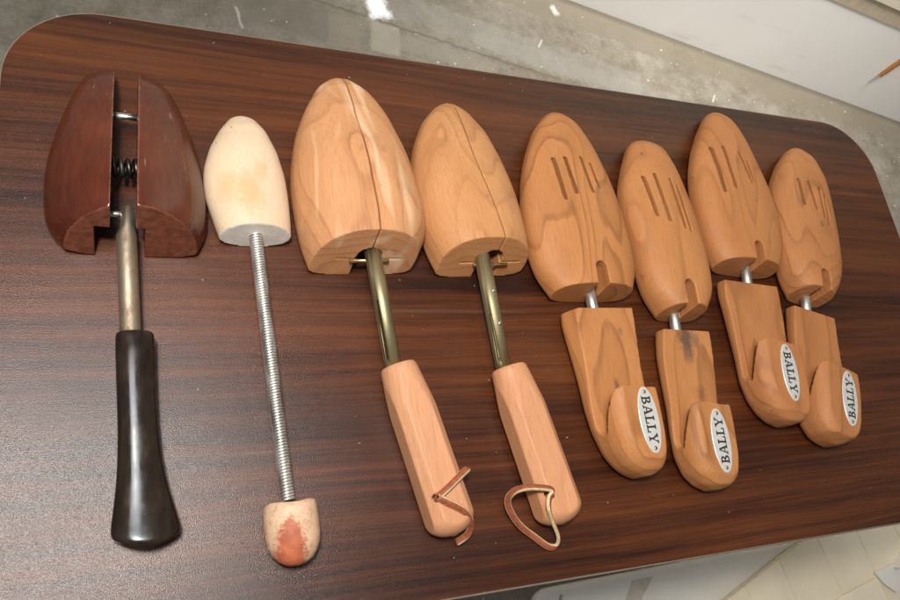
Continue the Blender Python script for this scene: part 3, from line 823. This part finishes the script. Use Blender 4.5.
# 6
L6 = [(189, -3), (188, -11), (184, -19), (177, -25.5), (154, -37), (126, -48), (102, -50.5), (77, -48.5), (54, -46), (31, -45), (12, -40.5), (2, -33), (-1, -30)]
R6 = [(189, -3), (188, 5), (182, 13), (169, 20), (143, 25), (114, 30), (86, 32.5), (55, 33), (30, 31.5), (14, 28), (3, 20), (-1, 16)]
T6 = [(189, 9), (185, 15), (177, 22), (150, 29), (120, 32), (80, 35), (40, 37), (0, 37)]
bally('narrow slotted cedar shoe tree with dark stains by the rod and plate reading upward', (549.9, 203.7), -3.2, L6, R6, T6, 189,
      [(-29.7, 134, -25.5, 90, 2.7), (-16.6, 138, -12.9, 85.5, 2.7), (0.4, 135, 3, 80, 2.6), (7.6, 128, 9.2, 77, 2.2)], (-8.5, 5.4, 22, 9, 0),
      cedar('cedar block two', 5.7, spacing=0.014, depth=0.09, warp=0.022, contrast=.8, spots=((-0.042, 0.036, 0.018, 0.0035, dk, .8), (-0.022, 0.162, 0.024, 0.002, dk, .7))),
      [(-14, -35), (-22, -37), (-38, -39.5), (-56, -39.5), (-84, -39), (-108, -40.5), (-125, -40), (-141, -34), (-149, -26), (-154, -15)],
      [(-14, 20), (-28, 20), (-60, 17), (-84, 14.5), (-110, 14), (-128, 13), (-140, 11), (-147, 8), (-152, 2), (-155, -8)],
      cedar('cedar heel two', 27.5, l=(0.480, 0.205, 0.072), spots=((-0.009, -0.020, 0.018, 0.010, (0.05, 0.042, 0.036), .75), (-0.009, -0.034, 0.018, 0.009, (0.06, 0.048, 0.04), .6), (0.002, -0.024, 0.018, 0.006, (0.07, 0.05, 0.04), .5),
                                         (-0.002, -0.072, 0.018, 0.007, (0.14, 0.07, 0.03), .6), (0.008, -0.112, 0.024, 0.006, (0.45, 0.08, 0.04), .7)), spacing=0.009, depth=0.07),
      (18, 13), (39, -82, -112), (-8.5, -116, 33.8, 0.10, -0.03), -1, ((-13.0, 20), (-13.0, -30)), (13, 12))
# 7
L7 = [(190, -2), (188.5, -10), (181, -19), (155, -36), (130, -49), (103, -58.5), (81, -62), (58, -62), (32, -60.5), (7, -55), (-3, -49), (-6, -42)]
R7 = [(190, -2), (188.5, 4), (182, 10), (168, 18.5), (143, 25), (119, 31), (95, 37), (71, 40.5), (47, 40.5), (19, 36), (2, 28), (-6, 18)]
T7 = [(190, 9), (186, 15), (177, 22), (150, 29), (120, 32), (80, 35), (40, 36), (-6, 35)]
bally('broad reddish cedar shoe tree whose plate reads downward, touching the rightmost tree', (651.0, 250.0), -5.3, L7, R7, T7, 190,
      [(-38, 128.5, -36.7, 74, 2.8), (-24, 131, -22.8, 80, 2.7), (-5, 127.5, 1, 90, 2.6), (2.2, 117.5, 4.6, 93.5, 2.2)], (-10.5, 5.4, 18, 9, 0),
      cedar('cedar block three', 9.4, l=(0.470, 0.192, 0.067), spacing=0.012, depth=0.055, warp=0.034, off=-.03, contrast=.9, spots=((-0.044, 0.030, 0.028, 0.0022, dk, .8),)),
      [(-14, -49), (-22, -50.5), (-29, -50.7), (-42, -48.8), (-67, -46.5), (-88, -45), (-113, -44.5), (-130, -39), (-142, -31), (-149, -22), (-153, -11)],
      [(-14, 21), (-36, 21), (-69, 19), (-93, 19), (-116, 19), (-130, 18), (-140, 16), (-147, 12), (-151.5, 4), (-153.5, -5)],
      cedar('cedar heel three', 31.5, l=(0.465, 0.190, 0.068), spacing=0.007, depth=0.075, spots=((-0.050, -0.060, 0.012, 0.0025, dk, .6),)),
      (18, 14), (40, -76, -106), (-7.5, -108, 34.8, 0.10, -0.03), 1, ((-10.0, 18), (-13.0, -30)), (13, 12))
# 8
L8 = [(194, -2), (192.5, -10), (184, -20), (158, -37), (133, -48), (116, -52), (95, -52), (70, -52), (45, -51), (17, -47.5), (5, -43), (-4, -32), (-6, -27)]
R8 = [(194, -2), (191, 4), (186, 9), (177, 17), (156, 24.5), (127, 28), (100, 28.5), (72, 29), (47, 28), (22, 23), (5, 13), (-6, 3)]
T8 = [(194, 9), (190, 15), (180, 22), (152, 29), (120, 32), (80, 35), (40, 37), (-6, 37)]
bally('swirly grained cedar shoe tree with a plate reading upward, rightmost on the table', (725.8, 218.4), -15.5, L8, R8, T8, 194,
      [(-28, 133, -26.4, 98.5, 2.8), (-15.5, 133, -10.5, 97.5, 2.7), (-1.6, 130.5, -0.8, 90, 2.4), (5, 125, 3.8, 81, 2.2)], (-12.5, 5.4, 20, 9, 0),
      cedar('cedar block four', 13.9, l=(0.460, 0.190, 0.068), spacing=0.0085, depth=0.05, warp=0.040, tilt=(0.12, 0, 0.1), spots=((-0.008, 0.080, 0.035, 0.003, dk, .6),)),
      [(-14, -41), (-40, -42), (-90, -40), (-115, -39), (-132, -35), (-142, -28), (-147, -18), (-148.5, -10)],
      [(-14, 15), (-45, 17), (-70, 20), (-90, 22), (-110, 21), (-126, 19), (-135, 16), (-142, 10), (-147, 2), (-149.5, -8)],
      cedar('cedar heel four', 35.5, l=(0.450, 0.184, 0.066), spacing=0.0085, depth=0.065, spots=((0.0, -0.140, 0.02, 0.004, dk, .5),)),
      (18, 14), (41, -74, -104), (1.0, -106, 35.3, 0.10, -0.03), -1, ((-16.5, 20), (-17.0, -30)), (13, 12))

# ------------------------------------------------------------------ things on the floor in front of the table
M['vinyl'] = plain('beige vinyl', (0.80, 0.70, 0.53), 0.5, noise_amt=.06, scale=14, bump=.10, bscale=160)
mat_ = thing('folded_mat', 'beige ribbed vinyl mat folded on the floor below the table', 'mat', (0.845, -0.090, 0.015), math.radians(19))
sl = -math.tan(math.radians(6))           # the seams run a little askew to the edge
xs = [-0.10, -0.015, 0.069, 0.150, 0.242, 0.328, 0.415, 0.50, 0.585]
for k in range(len(xs) - 1):
    a, b = xs[k] + 0.0003, xs[k + 1] - 0.0003
    bm = prism_bm([(a, 0.0), (a - sl * -0.36, -0.36), (b - sl * -0.36, -0.36), (b, 0.0)], 0.006, 0.0185)
    bmesh.ops.bevel(bm, geom=bm.edges[:], offset=0.0009, segments=2, affect='EDGES')
    mesh_obj('panel', bm, M['vinyl'], mat_, False)
bm = prism_bm([(-0.10, -0.002), (-0.06, -0.355), (0.62, -0.355), (0.585, -0.002)], 0.0, 0.0120)
mesh_obj('backing', bm, plain('beige backing', (0.60, 0.52, 0.38), .7), mat_, False)
fm = thing('beige_flap', 'loose beige vinyl flap lying over the ribbed mat beside the grey bracket', 'flap', (0, 0, 0))
bm = bmesh.new()
c4 = [(1.056, -0.113, .0345), (1.164, -0.091, .041), (1.176, -0.130, .042), (1.10, -0.25, .0345)]
a4_ = [bm.verts.new(p) for p in c4]; b4_ = [bm.verts.new((p[0], p[1], p[2] + .002)) for p in c4]
bm.faces.new(a4_[::-1]); bm.faces.new(b4_)
for i in range(4): bm.faces.new([a4_[i], a4_[(i + 1) % 4], b4_[(i + 1) % 4], b4_[i]])
bmesh.ops.recalc_face_normals(bm, faces=bm.faces)
mesh_obj('sheet', bm, M['vinyl'], fm, False)
M['greypl'] = plain('pale grey plastic', (0.76, 0.725, 0.66), 0.4, noise_amt=.04, scale=20)

lid = thing('storage_lid', 'pale grey plastic lid with a rounded corner lying below the table edge', 'lid', (0.568, -0.026, 0.0), math.radians(1))
def rl(ins, z, w=0.58, d=0.30): return [Vector((x, y - d, z)) for x, y in rrect(w, d, 0.030, ins, 8)]
mesh_obj('body', rings_bm([rl(0.004, 0.0), rl(0, 0.003), rl(0, 0.010), rl(0.002, 0.013), rl(0.005, 0.014), rl(0.008, 0.014), rl(0.012, 0.0125), rl(0.020, 0.0125)]), M['greypl'], lid)
bm = prism_bm([(0.046, -0.012), (0.051, -0.012), (0.024, -0.062), (0.019, -0.062)], 0.0122, 0.0132)
mesh_obj('groove_rib', bm, plain('grey rib', (0.36, 0.33, 0.29), 0.5), lid, False)
bm = prism_bm([(0.165, -0.012), (0.20, -0.012), (0.158, -0.052), (0.130, -0.055)], 0.0122, 0.0136)
mesh_obj('tan_label', bm, plain('tan tape', (0.56, 0.50, 0.41), 0.6), lid, False)

st = thing('plastic_bracket', 'grey bent plastic strip with a wide foot on the beige mat', 'bracket', (0, 0, 0))
mesh_obj('strip', ribbon_bm([(1282, -5, 37), (1279, -22, 39), (1266, -45, 41), (1243, -66, 41), (1214, -82, 40)], 24, 3, (1, -1, 0)), M['greypl'], st)
bm = prism_bm([(1.170, -0.083), (1.238, -0.075), (1.252, -0.092), (1.205, -0.118), (1.186, -0.104)], 0.0365, 0.0385)
mesh_obj('foot', bm, M['greypl'], st, False)

# ------------------------------------------------------------------ light
w = bpy.data.worlds.new('World'); scene.world = w; w.use_nodes = True
bg = w.node_tree.nodes['Background']
bg.inputs['Color'].default_value = (1.0, 0.98, 0.95, 1); bg.inputs['Strength'].default_value = 0.17

Rm = Matrix(((0.91431351, -0.00928239, -0.40490078), (-0.13568239, 0.934946, -0.32782049), (0.38160332, 0.35466861, 0.8535743)))
Cpos = Vector((0.081571, 0.026734, TZ + 0.511504))
ld = bpy.data.lights.new('camera_flash', 'AREA'); ld.shape = 'RECTANGLE'; ld.size = 0.09; ld.size_y = 0.07
ld.energy = 7.9; ld.color = (1.0, 0.94, 0.85)
lo = bpy.data.objects.new('camera_flash', ld); col.objects.link(lo)
lp = Cpos + Vector((-0.10, 0.10, 0.30))
tgt = Vector((0.42, 0.24, TZ))
lo.location = lp; lo.rotation_euler = (tgt - lp).to_track_quat('-Z', 'Y').to_euler()

# daylight from above the near end of the table
ld = bpy.data.lights.new('skylight', 'AREA'); ld.shape = 'RECTANGLE'; ld.size = 0.62; ld.size_y = 0.62
ld.energy = 23; ld.color = (0.88, 0.95, 1.0)
lo = bpy.data.objects.new('skylight', ld); col.objects.link(lo)
lo.location = (-0.24, 0.32, TZ + 2.0); lo.rotation_euler = (Vector((0.25, 0.40, TZ)) - lo.location).to_track_quat('-Z', 'Y').to_euler()

# added fill lamp high up, narrow beam brightening the wall and floor beyond the table
ld = bpy.data.lights.new('wall_fill', 'AREA'); ld.shape = 'RECTANGLE'; ld.size = 0.6; ld.size_y = 0.5
ld.energy = 8.6; ld.color = (1.0, 0.95, 0.89); ld.spread = math.radians(40)
lo = bpy.data.objects.new('wall_fill', ld); col.objects.link(lo)
lo.location = (1.15, 0.55, 2.6); lo.rotation_euler = (Vector((1.20, 1.20, 0.12)) - lo.location).to_track_quat('-Z', 'Y').to_euler()

# ------------------------------------------------------------------ camera
cd = bpy.data.cameras.new('Camera'); cd.sensor_width = 36; cd.lens = 740 / 900 * 36; cd.clip_start = 0.01; cd.clip_end = 50
cam = bpy.data.objects.new('Camera', cd); col.objects.link(cam)
mw = Rm.to_4x4(); mw.translation = Cpos
cam.matrix_world = mw
scene.camera = cam
scene.render.resolution_x, scene.render.resolution_y = 1024, 683
vs = scene.view_settings
vs.view_transform = 'Standard'; vs.look = 'None'; vs.gamma = 1.0; vs.exposure = 0.0
